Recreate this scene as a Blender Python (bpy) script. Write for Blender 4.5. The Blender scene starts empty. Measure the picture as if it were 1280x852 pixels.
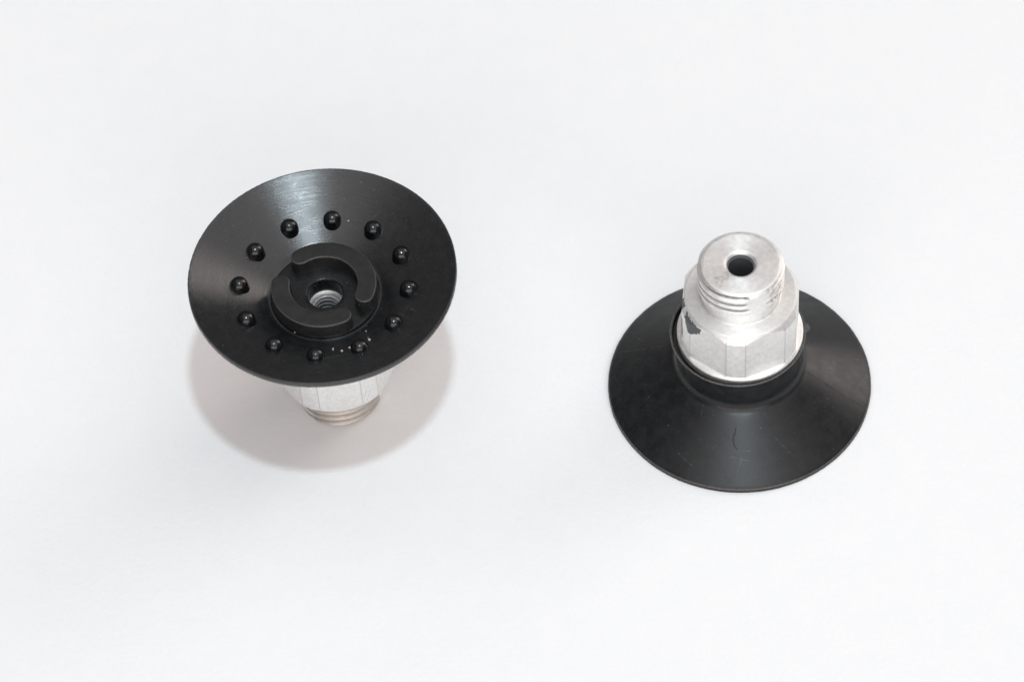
import bpy, math, random
from mathutils import Vector, Matrix, noise as mnoise

sc = bpy.context.scene
COL = sc.collection
MM = 0.001
PI = math.pi
R = math.radians
random.seed(4)

# ------------------------------------------------------------------ camera
F_PX, PITCH, ROLL = 6649.54, 0.92955509, -0.04564524
TX, TY, DIST = -34.2816, 10.3510, 816.22
fw = Vector((0, math.cos(PITCH), -math.sin(PITCH)))
rt = Vector((1, 0, 0))
up = rt.cross(fw)
c_, s_ = math.cos(ROLL), math.sin(ROLL)
r2 = c_ * rt + s_ * up
u2 = -s_ * rt + c_ * up
pos = (Vector((TX, TY, 0)) - fw * DIST) * MM
cam = bpy.data.cameras.new('camera')
cam.sensor_width = 36.0
cam.sensor_fit = 'HORIZONTAL'
cam.lens = F_PX / 1280 * 36
cam.clip_start = 0.02
cam.clip_end = 30
cam.dof.use_dof = True
cam.dof.focus_distance = (DIST - 14) * MM
cam.dof.aperture_fstop = 42
cam_ob = bpy.data.objects.new('camera', cam)
COL.objects.link(cam_ob)
m = Matrix.Identity(4)
for i in range(3):
    m[i][0], m[i][1], m[i][2], m[i][3] = r2[i], u2[i], -fw[i], pos[i]
cam_ob.matrix_world = m
sc.camera = cam_ob

# ------------------------------------------------------------------ room light
w = bpy.data.worlds.new('World')
sc.world = w
w.use_nodes = True
bg = w.node_tree.nodes['Background']
bg.inputs[0].default_value = (1.0, 0.94, 0.925, 1)
bg.inputs[1].default_value = 0.17


def area(name, direction, dist, size, radiance, colour, shape='SQUARE', size_y=None):
    d = Vector(direction).normalized()
    l = bpy.data.lights.new(name, 'AREA')
    l.shape = shape
    l.size = size
    a = size * size
    if size_y:
        l.size_y = size_y
        a = size * size_y
    if shape == 'DISK':
        a = PI * size * size / 4
    l.energy = radiance * a * PI
    l.color = colour
    o = bpy.data.objects.new(name, l)
    o.location = Vector((-0.03, 0, 0)) + d * dist
    o.rotation_euler = (-d).to_track_quat('-Z', 'Y').to_euler()
    COL.objects.link(o)
    return o


area('key_lamp', (0.037, -0.207, 1.0), 1.5, 0.085, 402, (0.77, 0.925, 1.0), 'DISK')
area('ceiling_softbox', (0.10, 0.0, 1.0), 1.25, 1.9, 0.87, (1.0, 0.955, 0.945))
area('window_softbox', (0.72, 0.50, 0.44), 1.6, 0.7, 3.1, (1.0, 0.91, 0.86), 'RECTANGLE', 0.9)
area('front_fill', (0.0, -0.86, 0.49), 1.6, 2.1, 2.35, (1.0, 0.925, 0.905), 'RECTANGLE', 0.85)  # added fill lamp, brightens the shadow under the raised dish

sc.view_settings.view_transform = 'Standard'
sc.view_settings.look = 'None'
sc.view_settings.exposure = 0
sc.view_settings.gamma = 1
sc.view_settings.use_curve_mapping = False


# ------------------------------------------------------------------ node helper
class NT:
    def __init__(self, name):
        self.m = bpy.data.materials.new(name)
        self.m.use_nodes = True
        self.t = self.m.node_tree
        self.b = self.t.nodes['Principled BSDF']
        tc = self.t.nodes.new('ShaderNodeTexCoord')
        vm = self.t.nodes.new('ShaderNodeVectorMath')
        vm.operation = 'SCALE'
        vm.inputs['Scale'].default_value = 1000.0
        self.l(tc.outputs['Object'], vm.inputs[0])
        self.P = vm.outputs[0]                       # object coordinates in mm
        sx = self.t.nodes.new('ShaderNodeSeparateXYZ')
        self.l(self.P, sx.inputs[0])
        self.x, self.y, self.z = sx.outputs

    def l(self, a, b):
        self.t.links.new(a, b)

    def put(self, sock, v):
        if hasattr(v, 'is_output'):
            self.l(v, sock)
        else:
            sock.default_value = v

    def math(self, op, a, b=None, c=None, clamp=False):
        n = self.t.nodes.new('ShaderNodeMath')
        n.operation = op
        n.use_clamp = clamp
        self.put(n.inputs[0], a)
        if b is not None:
            self.put(n.inputs[1], b)
        if c is not None:
            self.put(n.inputs[2], c)
        return n.outputs[0]

    def ramp(self, v, a, b, o0=0.0, o1=1.0):
        n = self.t.nodes.new('ShaderNodeMapRange')
        n.interpolation_type = 'SMOOTHSTEP'
        self.put(n.inputs[0], v)
        for i, q in enumerate((a, b, o0, o1)):
            n.inputs[i + 1].default_value = q
        return n.outputs[0]

    def noise(self, vec, scale, detail=2.0, rough=0.5):
        n = self.t.nodes.new('ShaderNodeTexNoise')
        self.l(vec, n.inputs['Vector'])
        n.inputs['Scale'].default_value = scale
        n.inputs['Detail'].default_value = detail
        n.inputs['Roughness'].default_value = rough
        return n.outputs[0]

    def voro(self, vec, scale):
        n = self.t.nodes.new('ShaderNodeTexVoronoi')
        self.l(vec, n.inputs['Vector'])
        n.inputs['Scale'].default_value = scale
        return n.outputs['Distance'], n.outputs['Color']

    def comb(self, a, b, c):
        n = self.t.nodes.new('ShaderNodeCombineXYZ')
        for i, q in enumerate((a, b, c)):
            self.put(n.inputs[i], q)
        return n.outputs[0]

    def mix(self, f, a, b):
        n = self.t.nodes.new('ShaderNodeMix')
        n.data_type = 'RGBA'
        self.put(n.inputs[0], f)
        for s, q in ((n.inputs[6], a), (n.inputs[7], b)):
            if hasattr(q, 'is_output'):
                self.l(q, s)
            else:
                s.default_value = (*q, 1) if len(q) == 3 else q
        return n.outputs[2]

    def bump(self, h, dist_mm, strength=1.0, normal=None):
        n = self.t.nodes.new('ShaderNodeBump')
        n.inputs['Strength'].default_value = strength
        n.inputs['Distance'].default_value = dist_mm * MM
        self.l(h, n.inputs['Height'])
        if normal is not None:
            self.l(normal, n.inputs['Normal'])
        return n.outputs[0]

    def polar(self):
        r = self.math('SQRT', self.math('ADD', self.math('MULTIPLY', self.x, self.x), self.math('MULTIPLY', self.y, self.y)))
        a = self.math('ARCTAN2', self.y, self.x)
        return r, a

    def line(self, p0, p1, width, wob=0.06, wscale=1.2):
        """mask 1 on a thin wandering line between two points of the xy plane (mm)"""
        dx, dy = p1[0] - p0[0], p1[1] - p0[1]
        L = math.hypot(dx, dy)
        dx, dy = dx / L, dy / L
        ux = self.math('SUBTRACT', self.x, p0[0])
        uy = self.math('SUBTRACT', self.y, p0[1])
        t = self.math('ADD', self.math('MULTIPLY', ux, dx), self.math('MULTIPLY', uy, dy))
        d = self.math('SUBTRACT', self.math('MULTIPLY', uy, dx), self.math('MULTIPLY', ux, dy))
        if not hasattr(self, '_wn'):
            self._wn = self.noise(self.P, wscale, 3)
        d = self.math('ADD', d, self.math('MULTIPLY', self.math('SUBTRACT', self._wn, 0.5), wob * 6))
        m1 = self.ramp(self.math('ABSOLUTE', d), width * .35, width, 1, 0)
        e = min(0.6, L * .25)
        m2 = self.math('MULTIPLY', self.ramp(t, 0, e), self.ramp(t, L - e, L, 1, 0))
        return self.math('MULTIPLY', m1, m2)

    def window(self, v, a, b, c, d):
        return self.math('MULTIPLY', self.ramp(v, a, b), self.ramp(v, c, d, 1, 0))

    def maxm(self, ms):
        o = ms[0]
        for q in ms[1:]:
            o = self.math('MAXIMUM', o, q)
        return o


def tangent(n):
    t = n.t.nodes.new('ShaderNodeTangent')
    t.direction_type = 'RADIAL'
    t.axis = 'Z'
    n.l(t.outputs[0], n.b.inputs['Tangent'])
    n.b.inputs['Anisotropic Rotation'].default_value = 0.25


# ------------------------------------------------------------------ materials
def mat_rubber(name, cracks=(), scratches=(), turned=False, rough=0.44, specks=True, spec=.42, tone=1.0, lip=False, edge=None, aniso=.72, fine_rings=1.0):
    n = NT(name)
    r, a = n.polar()
    fine = n.noise(n.P, 9.0, 4, .65)
    blot = n.noise(n.P, 0.55, 3, .6)
    base = n.mix(n.ramp(blot, .35, .7), *[tuple(q * tone for q in c) for c in ((0.0030, 0.0042, 0.0055), (0.0058, 0.0071, 0.0084))])
    if edge:
        base = n.mix(n.ramp(blot, .35, .7), (0.0100, 0.0097, 0.0094), (0.0158, 0.0154, 0.0150))
    if specks:
        d, colr = n.voro(n.P, 1.15)
        sep = n.t.nodes.new('ShaderNodeSeparateColor')
        n.l(colr, sep.inputs[0])
        big = n.math('MULTIPLY', sep.outputs[0], 0.075)
        sp = n.math('MULTIPLY', n.math('LESS_THAN', d, big), n.math('GREATER_THAN', sep.outputs[1], 0.62))
        d2, col2 = n.voro(n.P, 3.1)
        sep2 = n.t.nodes.new('ShaderNodeSeparateColor')
        n.l(col2, sep2.inputs[0])
        sp2 = n.math('MULTIPLY', n.math('LESS_THAN', d2, 0.13), n.math('GREATER_THAN', sep2.outputs[1], 0.86))
        dust = n.math('MAXIMUM', n.math('MULTIPLY', sp, .8), n.math('MULTIPLY', sp2, 0.28))
        haze = n.math('MULTIPLY', n.ramp(n.noise(n.P, 1.6, 5, .7), .58, .78), .10)
        dust = n.math('MAXIMUM', dust, haze)
        base = n.mix(dust, base, (0.30, 0.29, 0.27))
    if scratches:
        sm = n.maxm([n.line(*q) for q in scratches])
        sm = n.math('MULTIPLY', sm, n.ramp(n.noise(n.P, 2.2, 3), .38, .62))
        base = n.mix(n.math('MULTIPLY', sm, .10), base, (0.42, 0.42, 0.42))
    # cut rim: paler, dusty edge
    base = n.mix(n.math('MULTIPLY', n.ramp(r, 19.9, 19.99), n.ramp(fine, .3, .6, .3, .8)), base, (0.024, 0.021, 0.020))
    if lip:                                              # trimmed top edge of the rim, its thin highlight painted pale
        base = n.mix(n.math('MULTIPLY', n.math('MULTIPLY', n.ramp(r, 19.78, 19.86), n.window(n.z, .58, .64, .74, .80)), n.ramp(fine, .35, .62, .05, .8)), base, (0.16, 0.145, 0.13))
    if edge:                                             # lit edge of a raised rib, painted lighter
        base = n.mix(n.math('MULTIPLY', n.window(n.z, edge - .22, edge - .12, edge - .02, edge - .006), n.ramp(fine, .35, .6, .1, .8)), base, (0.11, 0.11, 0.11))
    if lip:                                              # highlight painted along the torn mould flash of the lip
        base = n.mix(n.math('MULTIPLY', n.window(n.z, 13.28, 13.36, 13.6, 13.7), n.ramp(fine, .38, .6, .15, .9)), base, (0.13, 0.125, 0.12))
    height = n.math('MULTIPLY', fine, .5)
    if cracks:
        cm = n.maxm([n.line(*q) for q in cracks])
        base = n.mix(n.math('MULTIPLY', cm, .9), base, (0.002, 0.002, 0.002))
        height = n.math('SUBTRACT', height, n.math('MULTIPLY', cm, 4.0))
    rg = n.math('ADD', rough, n.math('MULTIPLY', n.math('SUBTRACT', blot, .5), .14 if turned and fine_rings == 1 else .30))
    if turned:
        # concentric mould turning marks: noise stretched along the circles
        ca = n.math('COSINE', a)
        sa = n.math('SINE', a)
        v = n.comb(n.math('MULTIPLY', r, 8.0), n.math('MULTIPLY', ca, 4.0), n.math('MULTIPLY', sa, 4.0))
        st = n.noise(v, 1.0, 4, .7)
        v2 = n.comb(n.math('MULTIPLY', r, 2.1), n.math('MULTIPLY', ca, 2.4), n.math('MULTIPLY', sa, 2.4))
        st2 = n.noise(v2, 1.0, 3, .6)
        rg = n.math('ADD', rg, n.math('MULTIPLY', n.math('SUBTRACT', st, .5), .22 * fine_rings))
        rg = n.math('ADD', rg, n.math('MULTIPLY', n.math('SUBTRACT', st2, .5), .12 * fine_rings))
        height = n.math('ADD', height, n.math('MULTIPLY', st, 1.3 * fine_rings))
        n.b.inputs['Anisotropic'].default_value = aniso
        tangent(n)
    n.l(base, n.b.inputs['Base Color'])
    n.l(rg, n.b.inputs['Roughness'])
    n.b.inputs['Specular IOR Level'].default_value = spec
    if turned and not lip:                               # the hub inside the ribs has a duller finish
        n.l(n.ramp(r, 8.0, 8.4, .38, spec), n.b.inputs['Specular IOR Level'])
    n.l(n.bump(height, 0.012), n.b.inputs['Normal'])
    return n.m


def mat_metal(name, seed, flat_az, chips=(), stains_shade=(), flip=None):
    n = NT(name)
    if flip:
        n.z = n.math('SUBTRACT', flip, n.z)
    r, a = n.polar()
    ad = n.math('MULTIPLY', a, 180 / PI)
    f1 = n.noise(n.P, 1.4, 5, .62)
    f2 = n.noise(n.P, 11.0, 3, .6)
    sc_v = n.comb(n.math('MULTIPLY', n.x, 3.2), n.math('MULTIPLY', n.y, 3.2), n.math('MULTIPLY', n.z, 0.8 + seed * .1))
    pits = n.ramp(n.noise(sc_v, 1.6, 5, .7), .60, .74)
    base = n.mix(n.ramp(f1, .3, .7), (0.83, 0.82, 0.80), (0.93, 0.925, 0.91))
    base = n.mix(n.math('MULTIPLY', pits, .40), base, (0.36, 0.345, 0.33))
    # thin handling scratches
    ge0 = n.t.nodes.new('ShaderNodeNewGeometry')
    tr0 = n.t.nodes.new('ShaderNodeVectorTransform')
    tr0.vector_type = 'NORMAL'
    tr0.convert_from, tr0.convert_to = 'WORLD', 'OBJECT'
    n.l(ge0.outputs['True Normal'], tr0.inputs[0])
    sx0 = n.t.nodes.new('ShaderNodeSeparateXYZ')
    n.l(tr0.outputs[0], sx0.inputs[0])
    side = n.ramp(n.math('ABSOLUTE', sx0.outputs[2]), .5, .8, 1, 0)
    for ang, k in ((0.6, 0.0), (-0.9, 4.0), (1.9, 9.0)):
        u = n.math('ADD', n.math('MULTIPLY', a, 9 * math.cos(ang)), n.math('MULTIPLY', n.z, math.sin(ang)))
        vv = n.math('SUBTRACT', n.math('MULTIPLY', n.z, math.cos(ang)), n.math('MULTIPLY', a, 9 * math.sin(ang)))
        q = n.noise(n.comb(n.math('MULTIPLY', u, .25), n.math('MULTIPLY', vv, 4.5), k + seed), 1.0, 2, .5)
        base = n.mix(n.math('MULTIPLY', n.math('MULTIPLY', n.ramp(q, .685, .74), side), .35), base, (0.30, 0.29, 0.28))
    # groove shade painted grey down in the thread
    gv = n.math('MULTIPLY', n.ramp(r, 5.95, 6.28, 1, 0), n.window(n.z, 25.5, 26.0, 29.6, 29.9))
    base = n.mix(n.math('MULTIPLY', gv, n.ramp(f1, .25, .6, .45, .8)), base, (0.26, 0.24, 0.22))
    # dirt line where each flat meets the rounded corner
    k6 = n.math('ABSOLUTE', n.math('SUBTRACT', n.math('FLOORED_MODULO', n.math('ADD', ad, 30.0 - flat_az + 360), 60.0), 30.0))
    ed = n.ramp(n.math('ABSOLUTE', n.math('SUBTRACT', k6, 20.86)), .25, .75, 1, 0)
    ed = n.math('MULTIPLY', ed, n.window(n.z, 14.2, 14.4, 22.4, 22.6))
    ed = n.math('MULTIPLY', ed, n.ramp(f1, .3, .6, .35, 1))
    base = n.mix(n.math('MULTIPLY', ed, .42), base, (0.25, 0.24, 0.23))
    rough = n.math('ADD', .50, n.math('MULTIPLY', n.math('SUBTRACT', f1, .5), .25))
    metal = 0.97
    for (a0, a1, z0, z1, col, amt, edge) in stains_shade:
        mk = n.math('MULTIPLY', n.window(ad, a0 - 5, a0 + 3, a1 - 3, a1 + 5), n.window(n.z, z0 - .3, z0 + .2, z1 - .2, z1 + .3))
        mk = n.math('MULTIPLY', mk, n.ramp(n.noise(n.P, 1.9, 4, .65), edge, edge + .14))
        base = n.mix(n.math('MULTIPLY', mk, amt), base, col)
    if chips:
        ms = []
        nz = n.math('MULTIPLY', n.math('SUBTRACT', n.noise(n.P, 1.6, 5, .62), .5), 1.1)
        for poly in chips:                                    # convex outlines in (degrees round the axis, mm up)
            d = None
            q = [(pa * .16, pz) for pa, pz in poly]
            for (x0, y0), (x1, y1) in zip(q, q[1:] + q[:1]):
                L = math.hypot(x1 - x0, y1 - y0)
                nx, ny = (y1 - y0) / L, -(x1 - x0) / L
                e = n.math('MULTIPLY_ADD', ad, .16 * nx, n.math('MULTIPLY_ADD', n.z, ny, -(x0 * nx + y0 * ny)))
                d = e if d is None else n.math('MAXIMUM', d, e)
            ms.append(n.ramp(n.math('ADD', d, nz), -.02, .03, 1, 0))
        cm = n.maxm(ms)
        base = n.mix(cm, base, (0.085, 0.092, 0.10))
        n.l(n.math('MULTIPLY', n.math('SUBTRACT', 1.0, cm), metal), n.b.inputs['Metallic'])
    else:
        n.b.inputs['Metallic'].default_value = metal
    n.l(base, n.b.inputs['Base Color'])
    n.l(rough, n.b.inputs['Roughness'])
    # turning rings on faces square to the axis
    ge = n.t.nodes.new('ShaderNodeNewGeometry')
    tr = n.t.nodes.new('ShaderNodeVectorTransform')
    tr.vector_type = 'NORMAL'
    tr.convert_from, tr.convert_to = 'WORLD', 'OBJECT'
    n.l(ge.outputs['True Normal'], tr.inputs[0])
    sx = n.t.nodes.new('ShaderNodeSeparateXYZ')
    n.l(tr.outputs[0], sx.inputs[0])
    flat = n.ramp(n.math('ABSOLUTE', sx.outputs[2]), .9, .98)
    rings = n.noise(n.comb(n.math('MULTIPLY', r, 6.5), n.math('MULTIPLY', n.math('COSINE', a), .8), n.math('MULTIPLY', n.math('SINE', a), .8)), 1.0, 3, .65)
    h = n.math('ADD', n.math('MULTIPLY', f2, .8), n.math('MULTIPLY', n.math('MULTIPLY', rings, flat), 2.2))
    h = n.math('SUBTRACT', h, n.math('MULTIPLY', pits, .8))
    if chips:
        h = n.math('SUBTRACT', h, n.math('MULTIPLY', cm, 4.0))
    n.l(n.bump(h, 0.016), n.b.inputs['Normal'])
    n.l(n.math('MULTIPLY', flat, .55), n.b.inputs['Anisotropic'])
    tangent(n)
    return n.m


def mat_paper():
    n = NT('white_paper')
    f = n.noise(n.P, 1.1, 6, .62)
    g = n.noise(n.P, 0.22, 4, .55)
    base = n.mix(n.ramp(g, .3, .7), (0.872, 0.876, 0.882), (0.884, 0.886, 0.888))
    d, colr = n.voro(n.P, 0.055)
    sep = n.t.nodes.new('ShaderNodeSeparateColor')
    n.l(colr, sep.inputs[0])
    mk = n.math('MULTIPLY', n.math('LESS_THAN', d, n.math('MULTIPLY', sep.outputs[0], .011)), n.math('GREATER_THAN', sep.outputs[1], .45))
    base = n.mix(n.math('MULTIPLY', mk, .45), base, (0.30, 0.27, 0.25))
    n.l(base, n.b.inputs['Base Color'])
    n.b.inputs['Roughness'].default_value = .85
    n.b.inputs['Specular IOR Level'].default_value = .2
    n.l(n.bump(f, 0.11, .7), n.b.inputs['Normal'])
    return n.m


def mat_plain(name, col, rough, spec=.5, metal=0.0):
    n = NT(name)
    f = n.noise(n.P, 5.0, 4, .6)
    n.l(n.mix(f, tuple(q * .75 for q in col), tuple(min(1, q * 1.25) for q in col)), n.b.inputs['Base Color'])
    n.b.inputs['Roughness'].default_value = rough
    n.b.inputs['Metallic'].default_value = metal
    n.b.inputs['Specular IOR Level'].default_value = spec
    n.l(n.bump(f, 0.02), n.b.inputs['Normal'])
    return n.m


# ------------------------------------------------------------------ mesh helpers
def mesh(name, verts, faces, mat, sharp=30):
    me = bpy.data.meshes.new(name)
    me.from_pydata([(x * MM, y * MM, z * MM) for x, y, z in verts], [], faces)
    me.materials.append(mat)
    me.validate()
    me.shade_smooth()
    me.set_sharp_from_angle(angle=R(sharp))
    me.update()
    return me


def link(name, me, parent=None, loc=(0, 0, 0), rot=(0, 0, 0)):
    o = bpy.data.objects.new(name, me)
    COL.objects.link(o)
    o.parent = parent
    o.location = Vector(loc) * MM
    o.rotation_euler = rot
    return o


def sweep(thetas, prof, closed_prof=True, flip=None):
    """prof(theta) -> list of (r, z); returns verts, faces of the turned surface"""
    vs, fs = [], []
    n = len(thetas)
    k = None
    for th in thetas:
        p = prof(th)
        k = len(p)
        for q in p:
            r, z = q[0], q[1]
            dx = q[2] if len(q) > 2 else 0.0
            x, y = r * math.cos(th) + dx, r * math.sin(th)
            vs.append((x, y, z) if flip is None else (x, -y, flip - z))
    m_ = k if closed_prof else k - 1
    for i in range(n):
        j = (i + 1) % n
        for a in range(m_):
            b = (a + 1) % k
            fs.append((i * k + a, j * k + a, j * k + b, i * k + b))
    if closed_prof is True:
        pass
    return vs, fs


def arcpts(p0, p1, p2, n):
    """quadratic fillet p0 -> p2 with corner p1"""
    o = []
    for i in range(n + 1):
        t = i / n
        o.append(((1 - t) ** 2 * p0[0] + 2 * t * (1 - t) * p1[0] + t * t * p2[0],
                  (1 - t) ** 2 * p0[1] + 2 * t * (1 - t) * p1[1] + t * t * p2[1]))
    return o


def seg(p0, p1, n):
    return [(p0[0] + (p1[0] - p0[0]) * i / n, p0[1] + (p1[1] - p0[1]) * i / n) for i in range(1, n + 1)]


def sst(x, a, b):
    t = max(0.0, min(1.0, (x - a) / (b - a)))
    return t * t * (3 - 2 * t)


def angd(a, b):
    return (a - b + PI) % (2 * PI) - PI


H_ALL = 30.25            # height of the whole cup, thread end to dish rim


# ------------------------------------------------------------------ rubber cup
def rubber_mesh(name, mat, seed, flip=None, lip_shift=-0.35, tab=None):
    SEG = 540
    # from the hole edge outwards over the underside, over the rim, up the cone and neck, into the pocket
    base = [(2.62, 4.95)]
    base += arcpts((2.62, 4.95), (2.62, 4.72), (2.9, 4.70), 3)
    base += seg((2.9, 4.70), (7.95, 4.70), 10)
    base += arcpts((7.95, 4.70), (8.07, 4.70), (8.09, 4.85), 3)
    base += arcpts((8.13, 5.20), (8.2, 5.45), (9.0, 5.06), 5)
    base += seg((9.0, 5.06), (19.78, 0.02), 26)
    base += [(19.84, 0.0), (19.93, 0.015), (20.0, 0.08), (20.02, 0.36), (20.0, 0.62), (19.93, 0.72)]
    base += seg((19.85, 0.78), (11.6, 6.11), 24)
    base += arcpts((11.6, 6.11), (10.75, 6.66), (10.35, 6.86), 10) + arcpts((10.35, 6.86), (9.66, 7.20), (9.53, 8.2), 14)[1:]
    base += seg((9.53, 8.2), (9.95, 12.7), 8)
    base += [(10.05, 13.15), (10.14, 13.40), (10.20, 13.50), (10.17, 13.60), (9.98, 13.62), (9.86, 13.5), (9.80, 13.1), (9.78, 12.6)]
    base += [(9.7, 12.45), (5.05, 12.40), (5.05, 7.42), (2.7, 7.40), (2.62, 7.32)]
    base += seg((2.62, 7.32), (2.62, 5.1), 4)
    base = [q for i, q in enumerate(base) if i == 0 or math.dist(q, base[i - 1]) > 1e-4]

    def prof(th):
        out = []
        cx, cy = math.cos(th), math.sin(th)
        rag = mnoise.noise((cx * 9 + seed, cy * 9, 0.3)) * .5 + mnoise.noise((cx * 30, cy * 30 + seed, 1.7)) * .5
        rag2 = mnoise.noise((cx * 55 + seed, cy * 55, 4.1))
        wave = mnoise.noise((cx * 1.6 + seed, cy * 1.6, 7.7))
        for (r, z) in base:
            r0, z0 = r, z
            if flip and r0 > 19.7 and z0 > .05:                # the upturned rim is a little thicker
                z *= 1.4
            if r0 > 19.8 and z0 < .75:                     # cut rim, a little ragged
                r += .035 * rag2 + .03 * rag
            if z0 < 3 and r0 > 15:
                r += .06 * wave * (r0 - 15) / 5
            if 9.9 < r0 < 10.5 and 13.2 < z0:              # mould flash on the lip
                k = .09 * max(0, rag + .15) + .03 * rag2
                if tab is not None:
                    k += .62 * math.exp(-(angd(th, tab) / .075) ** 4)
                if r0 > 10.03:
                    r += k
                z += .06 * rag
            dx = lip_shift * sst(z, 8.0, 13.0) if r0 > 9.3 else 0.0
            out.append((r, z, dx))
        return out

    ths = [2 * PI * i / SEG for i in range(SEG)]
    v, f = sweep(ths, prof, True, flip)
    return mesh(name, v, f, mat, 38)


# ------------------------------------------------------------------ metal fitting
HEX_A, HEX_R = 8.55, 9.15


def hex_mesh(name, mat, flat_az, flip=None):
    half = math.acos(HEX_A / HEX_R)
    ths = []
    for k in range(6):
        c0 = R(flat_az) + k * PI / 3
        for i in range(14):
            ths.append(c0 - half + 2 * half * i / 14)
        for i in range(9):
            ths.append(c0 + half + (PI / 3 - 2 * half) * i / 9)

    def prof(th):
        d = min(abs(angd(th, R(flat_az) + k * PI / 3)) for k in range(6))
        rr = HEX_A / math.cos(d) if d < half else HEX_R
        zc = 23.06 - (rr - 8.45) * 1.28
        p = []
        p += [(2.16, 12.3), (2.16, 7.80), (2.18, 7.74), (2.42, 7.47), (2.47, 7.44), (5.0, 7.44), (5.0, 12.45), (9.2, 12.5), (9.45, 12.7), (9.50, 12.9), (9.50, 13.9),
              (9.46, 14.05), (9.36, 14.12), (rr + .10, 14.26), (rr + .03, 14.30), (rr, 14.38)]
        n = 8
        for i in range(1, n):
            p.append((rr, 14.38 + (zc - 14.38) * i / n))
        p += [(rr - .012, zc - .07), (rr - .05, zc + .03)]
        p += [(8.47 + (rr - .09 - 8.47) * .5, 23.0 + (zc + .1 - 23.0) * .5), (8.46, 23.02), (8.42, 23.12), (8.34, 23.20), (8.22, 23.23), (7.4, 23.24), (6.6, 23.24), (5.8, 23.24)]
        return p
    v, f = sweep(ths, prof, False, flip)
    return mesh(name, v, f, mat, 11)


def stud_mesh(name, mat, seed, worn, flip=None, top=H_ALL, crest=.72):
    SEG, PITCH_T = 360, 1.337
    a0, a1, a2 = [R(q) for q in worn]

    def prof(th):
        cx, cy = math.cos(th), math.sin(th)
        d1 = angd(th, a0)
        jag = .10 * mnoise.noise((cx * 3, cy * 3, seed))
        p = [(6.15, 23.22), (5.98, 23.32), (5.90, 23.5)]
        zz = []
        z = 23.8
        while z < top - .33:
            zz.append(z)
            z += .07
        for z in zz:
            u = (z / PITCH_T - th / (2 * PI)) % 1.0
            c = abs(2 * u - 1)
            r = 6.50 - crest + (2 * crest - .72) * sst(c, .12, .70) if crest < .72 else 5.66 + .84 * sst(c, .10, .72)
            r = 5.88 + (r - 5.88) * sst(z, 25.2, 26.0)
            # flattened, smeared part of the thread
            j2 = jag + .09 * mnoise.noise((cx * 4, cy * 4, z * 2.4 + seed))
            wv = sst(d1 + 1.6 * j2, -.06, .24) * (1 - sst(angd(th, a1) + 2.2 * j2, -.05, .10))
            wv2 = sst(angd(th, a1) + 2.2 * j2, -.05, .10) * (1 - sst(angd(th, a2) + j2, -.06, .06))
            wv = wv + .35 * wv2
            tgt = 5.9 + .50 * sst(z, 25.1, 25.9) + .03 * mnoise.noise((cx * 12, cy * 12, z * 2))
            r = r + (tgt - r) * wv
            r += .012 * mnoise.noise((cx * 25 + seed, cy * 25, z * 3))
            # lead-in chamfer under the end face
            r = min(r, 5.95 + (top - z) * 1.0)
            p.append((r, z))
        e = .025 * mnoise.noise((cx * 8, cy * 8, seed + 3))
        p += [(6.02 + e, top - .16), (5.93 + e, top - .06), (5.82 + e, top - .01)]
        for i in range(1, 9):
            p.append((5.82 + (2.44 - 5.82) * i / 8, top))
        p += [(2.38, top - .02), (2.08, top - .30), (2.03, top - .44), (2.01, top - .60), (2.01, top - 1.0)]
        return p
    ths = [2 * PI * i / SEG for i in range(SEG)]
    v, f = sweep(ths, prof, False, flip)
    return mesh(name, v, f, mat, 34)


def bore_mesh(name, mat, flip=None, top=H_ALL):
    def prof(th):
        p = [(2.3, top - .75), (1.90, top - .75), (1.86, top - .80), (1.86, top - 1.1), (1.98, top - 1.2)]
        z = top - 1.4
        while z > 12.0:
            p.append((1.96, z))
            z -= .5
        while z > 8.15:                                       # tapped end, seen from below
            u = (z / .85 - th / (2 * PI)) % 1.0
            p.append((1.62 + .24 * sst(abs(2 * u - 1), .1, .8), z))
            z -= .07
        p += [(1.9, 8.1), (2.15, 8.05)]
        return p
    v, f = sweep([2 * PI * i / 64 for i in range(64)], prof, False, flip)
    return mesh(name, v, f, mat, 34)


def thing(name, label, cat, loc, group=None):
    o = bpy.data.objects.new(name, None)
    o.empty_display_size = .01
    COL.objects.link(o)
    o.location = Vector(loc) * MM
    o['label'], o['category'] = label, cat
    if group:
        o['group'] = group
    return o


# ------------------------------------------------------------------ the paper
paper = mat_paper()
S, N = 900.0, 24
v = [(-S + 2 * S * i / N, -S + 2 * S * j / N, 0) for j in range(N + 1) for i in range(N + 1)]
f = [(j * (N + 1) + i, j * (N + 1) + i + 1, (j + 1) * (N + 1) + i + 1, (j + 1) * (N + 1) + i) for j in range(N) for i in range(N)]
ground = link('paper_surface', mesh('paper_surface', v, f, paper))
ground['kind'] = 'structure'

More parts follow.
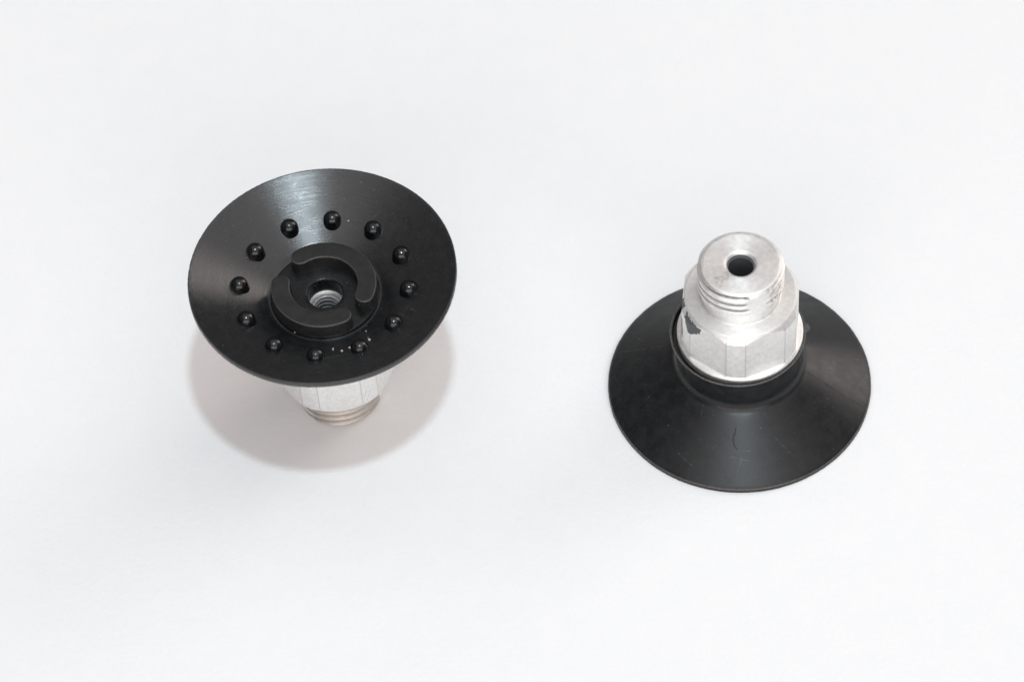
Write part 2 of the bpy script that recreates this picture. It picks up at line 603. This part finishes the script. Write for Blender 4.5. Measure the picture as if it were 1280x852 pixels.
# ------------------------------------------------------------------ cup standing on its dish
M_bore = mat_plain('shaded_bore', (0.10, 0.108, 0.115), .38)  # shade inside the hole put into the colour of its wall
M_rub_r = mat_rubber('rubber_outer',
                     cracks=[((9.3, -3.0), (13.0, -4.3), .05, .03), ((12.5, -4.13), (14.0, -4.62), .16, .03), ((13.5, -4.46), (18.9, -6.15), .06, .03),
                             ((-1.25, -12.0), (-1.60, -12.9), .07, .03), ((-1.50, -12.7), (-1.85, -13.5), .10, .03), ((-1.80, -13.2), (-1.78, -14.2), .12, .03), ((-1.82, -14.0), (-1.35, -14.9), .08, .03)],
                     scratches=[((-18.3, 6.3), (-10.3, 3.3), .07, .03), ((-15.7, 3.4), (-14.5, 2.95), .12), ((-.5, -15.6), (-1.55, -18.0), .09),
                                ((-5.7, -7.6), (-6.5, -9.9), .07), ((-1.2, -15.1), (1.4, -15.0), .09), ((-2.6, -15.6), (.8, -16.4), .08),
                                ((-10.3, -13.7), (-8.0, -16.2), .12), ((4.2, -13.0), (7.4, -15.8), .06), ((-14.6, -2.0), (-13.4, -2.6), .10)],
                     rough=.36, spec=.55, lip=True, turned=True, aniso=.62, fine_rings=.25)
M_met_r = mat_metal('cast_aluminium_chipped', 0.0, -67.8,
                    chips=[[(-152, 19.6), (-137.5, 21.4), (-137, 22.5), (-144, 22.6), (-161, 22.9)], [(-178, 22.3), (-168, 22.2), (-168, 22.9), (-178, 23.0)], [(-168, 16.5), (-163, 16.5), (-164, 20.5), (-168, 21.0)]],
                    stains_shade=[(-50, -22, 26.0, 29.6, (0.34, 0.27, 0.21), .75, .50), (-150, -128, 29.9, 30.4, (0.50, 0.44, 0.36), .5, .45)])
cup = thing('suction_cup', 'black suction cup standing dish down, threaded metal end up, dark chip on its hexagon', 'suction cup', (0, 0, 0), 'rubber suction cups on the paper')
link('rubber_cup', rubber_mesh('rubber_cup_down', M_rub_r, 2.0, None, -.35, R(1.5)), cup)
fit = link('metal_fitting', hex_mesh('metal_fitting_up', M_met_r, -67.8), cup)
link('threaded_stud', stud_mesh('threaded_stud_up', M_met_r, 1.0, (-88, -50, -24)), fit)
link('bore', bore_mesh('bore_up', M_bore), fit)

# ------------------------------------------------------------------ cup standing on its thread
H_L = 29.95
LX, LY = -61.37, 1.78
M_rub_l = mat_rubber('rubber_dish', scratches=[((-3.0, 12.7), (-.5, 14.5), .07), ((9.1, 12.7), (6.8, 11.6), .06), ((-.2, -13.1), (4.0, -12.2), .08), ((.3, -13.5), (4.3, -12.7), .05),
                                               ((11.9, -4.6), (13.9, -6.6), .16), ((10.9, -5.3), (12.6, -7.5), .12)], turned=True, rough=.29, spec=.95)
M_rub_s = mat_rubber('rubber_moulded', rough=.46, tone=1.0, spec=.42, edge=H_L - 2.45)
M_rub_b = mat_rubber('rubber_stud_gloss', rough=.17, specks=False, spec=.6, tone=.8)
M_met_l = mat_metal('cast_aluminium', 2.0, -84.9, stains_shade=[(-130, -20, 24, 30.3, (0.47, 0.415, 0.36), .62, .05)], flip=H_L)  # tan reflection of the shadowed paper painted over the thread
M_tap = mat_plain('grey_bore', (0.36, 0.37, 0.38), .45, .5, .7)
dish = thing('suction_cup', 'black suction cup standing upside down on its threaded end, studded round dish facing up', 'suction cup', (LX, LY, 0), 'rubber suction cups on the paper')
TILT = (0.00164, -0.0392, 0)
# it leans a little to the left on the edge of its thread
rot = Matrix.Rotation(TILT[0], 4, 'X') @ Matrix.Rotation(TILT[1], 4, 'Y')
pv = Vector((0, 0, 16 * MM))
LEAN = Matrix.Translation(Vector((LX, LY, .2)) * MM) @ Matrix.Translation(pv) @ rot @ Matrix.Translation(-pv)
dish.matrix_world = LEAN
rub = link('rubber_cup', rubber_mesh('rubber_cup_up', M_rub_l, 5.0, H_L, 0.0, None), dish)

# moulded studs
vs, fs = [], []
RB = 1.37
rows = [(RB * 1.10, -.75), (RB * 1.03, -.35), (RB, -.08)]
rows += [(RB * math.cos(t), RB * math.sin(t)) for t in [R(q) for q in (5, 17, 29, 41, 52, 62, 71, 78)]]
rows += [(.16, RB * .985), (.13, RB * 1.055), (.06, RB * 1.075)]
NB = 24
for (r, z) in rows:
    for i in range(NB):
        vs.append((r * math.cos(2 * PI * i / NB), r * math.sin(2 * PI * i / NB), z))
for k in range(len(rows) - 1):
    for i in range(NB):
        j = (i + 1) % NB
        fs.append((k * NB + i, k * NB + j, (k + 1) * NB + j, (k + 1) * NB + i))
fs.append(tuple((len(rows) - 1) * NB + i for i in range(NB)))
bump_me = mesh('stud', vs, fs, M_rub_b, 40)
zb = H_L - (0.02 + (19.78 - 12.7) * .4675)
for k in range(12):
    a = R(23.5 + 30 * k)
    link('stud', bump_me, rub, (12.7 * math.cos(a), 12.7 * math.sin(a), zb + .12), (0, 0, a))


# the two curved ridges round the hole
def ridge_mesh(a0, a1, seed):
    ro, ri = 7.85, 5.10
    rm, hw = (ro + ri) / 2, (ro - ri) / 2
    capa = hw / rm
    b0, b1 = R(a0) + capa, R(a1) - capa
    out = []
    n = 44
    for i in range(n + 1):
        t = b0 + (b1 - b0) * i / n
        out.append((ro * math.cos(t), ro * math.sin(t), math.cos(t), math.sin(t)))
    for i in range(1, 14):
        q = PI * i / 14
        nx, ny = math.cos(b1 + q), math.sin(b1 + q)
        out.append((rm * math.cos(b1) + hw * nx, rm * math.sin(b1) + hw * ny, nx, ny))
    for i in range(n + 1):
        t = b1 + (b0 - b1) * i / n
        out.append((ri * math.cos(t), ri * math.sin(t), -math.cos(t), -math.sin(t)))
    for i in range(1, 14):
        q = PI + PI * i / 14
        nx, ny = math.cos(b0 + q), math.sin(b0 + q)
        out.append((rm * math.cos(b0) + hw * nx, rm * math.sin(b0) + hw * ny, nx, ny))
    zt, zf = H_L - 2.45, H_L - 4.70
    lev = [(.20, zf - .35), (.17, zf), (.09, zf + .22), (.02, zt - .16), (-.03, zt - .06), (-.10, zt - .012), (-.22, zt), (-.7, zt)]
    vs, fs = [], []
    k = len(out)
    for (off, z) in lev:
        for (x, y, nx, ny) in out:
            e = .03 * mnoise.noise((x * 1.1 + seed, y * 1.1, z * .3))
            vs.append((x + nx * (off + e), y + ny * (off + e), z))
    for l_ in range(len(lev) - 1):
        for i in range(k):
            j = (i + 1) % k
            fs.append((l_ * k + i, l_ * k + j, (l_ + 1) * k + j, (l_ + 1) * k + i))
    fs.append(tuple((len(lev) - 1) * k + i for i in range(k)))
    return mesh('curved_ridge', vs, fs, M_rub_s, 40)


link('curved_ridge', ridge_mesh(-34, 134, 1.0), rub)
link('curved_ridge', ridge_mesh(160, 306, 6.0), rub)
fit2 = link('metal_fitting', hex_mesh('metal_fitting_down', M_met_l, 84.9, H_L), dish)
link('threaded_stud', stud_mesh('threaded_stud_down', M_met_l, 7.0, (8, 22, 46), H_L, H_L, .55), fit2)
link('bore', bore_mesh('bore_down', M_tap, H_L), fit2)

# ------------------------------------------------------------------ crumbs lying in the dish
M_crumb = mat_plain('pale_crumb', (0.62, 0.56, 0.44), .8)
vs, fs = [], []


def crumb(x, y, z, s):
    b = len(vs)
    for dx, dy, dz in ((1, 0, 0), (-1, 0, 0), (0, 1, 0), (0, -1, 0), (0, 0, 1), (0, 0, -1)):
        k = s * random.uniform(.6, 1.3)
        vs.append((x + dx * k + random.uniform(-.3, .3) * s, y + dy * k + random.uniform(-.3, .3) * s, z + dz * k * .8))
    for q in ((0, 2, 4), (2, 1, 4), (1, 3, 4), (3, 0, 4), (2, 0, 5), (1, 2, 5), (3, 1, 5), (0, 3, 5)):
        fs.append(tuple(b + i for i in q))


def dish_z(x, y):
    r = math.hypot(x, y)
    return H_L - (.02 + (19.78 - r) * .4675) if r > 8.8 else H_L - 4.70


for (x, y, s) in ((1.09, -10.92, .20), (2.41, -11.59, .19), (3.59, -11.03, .22), (6.46, -9.87, .24), (5.95, -7.52, .16), (3.9, 12.2, .16), (6.3, -9.3, .10), (-4.6, -6.9, .12)):
    if math.hypot(x, y) < 7.9 and x < 0:
        z = H_L - 2.45
    else:
        z = dish_z(x, y)
    crumb(x, y, z + s * .4, s)
cr = link('crumbs', mesh('crumbs', vs, fs, M_crumb, 10), None, (LX, LY, 0))
cr.matrix_world = LEAN
cr['kind'] = 'stuff'
cr['label'] = 'pale crumbs scattered over the black dish of the upturned suction cup'
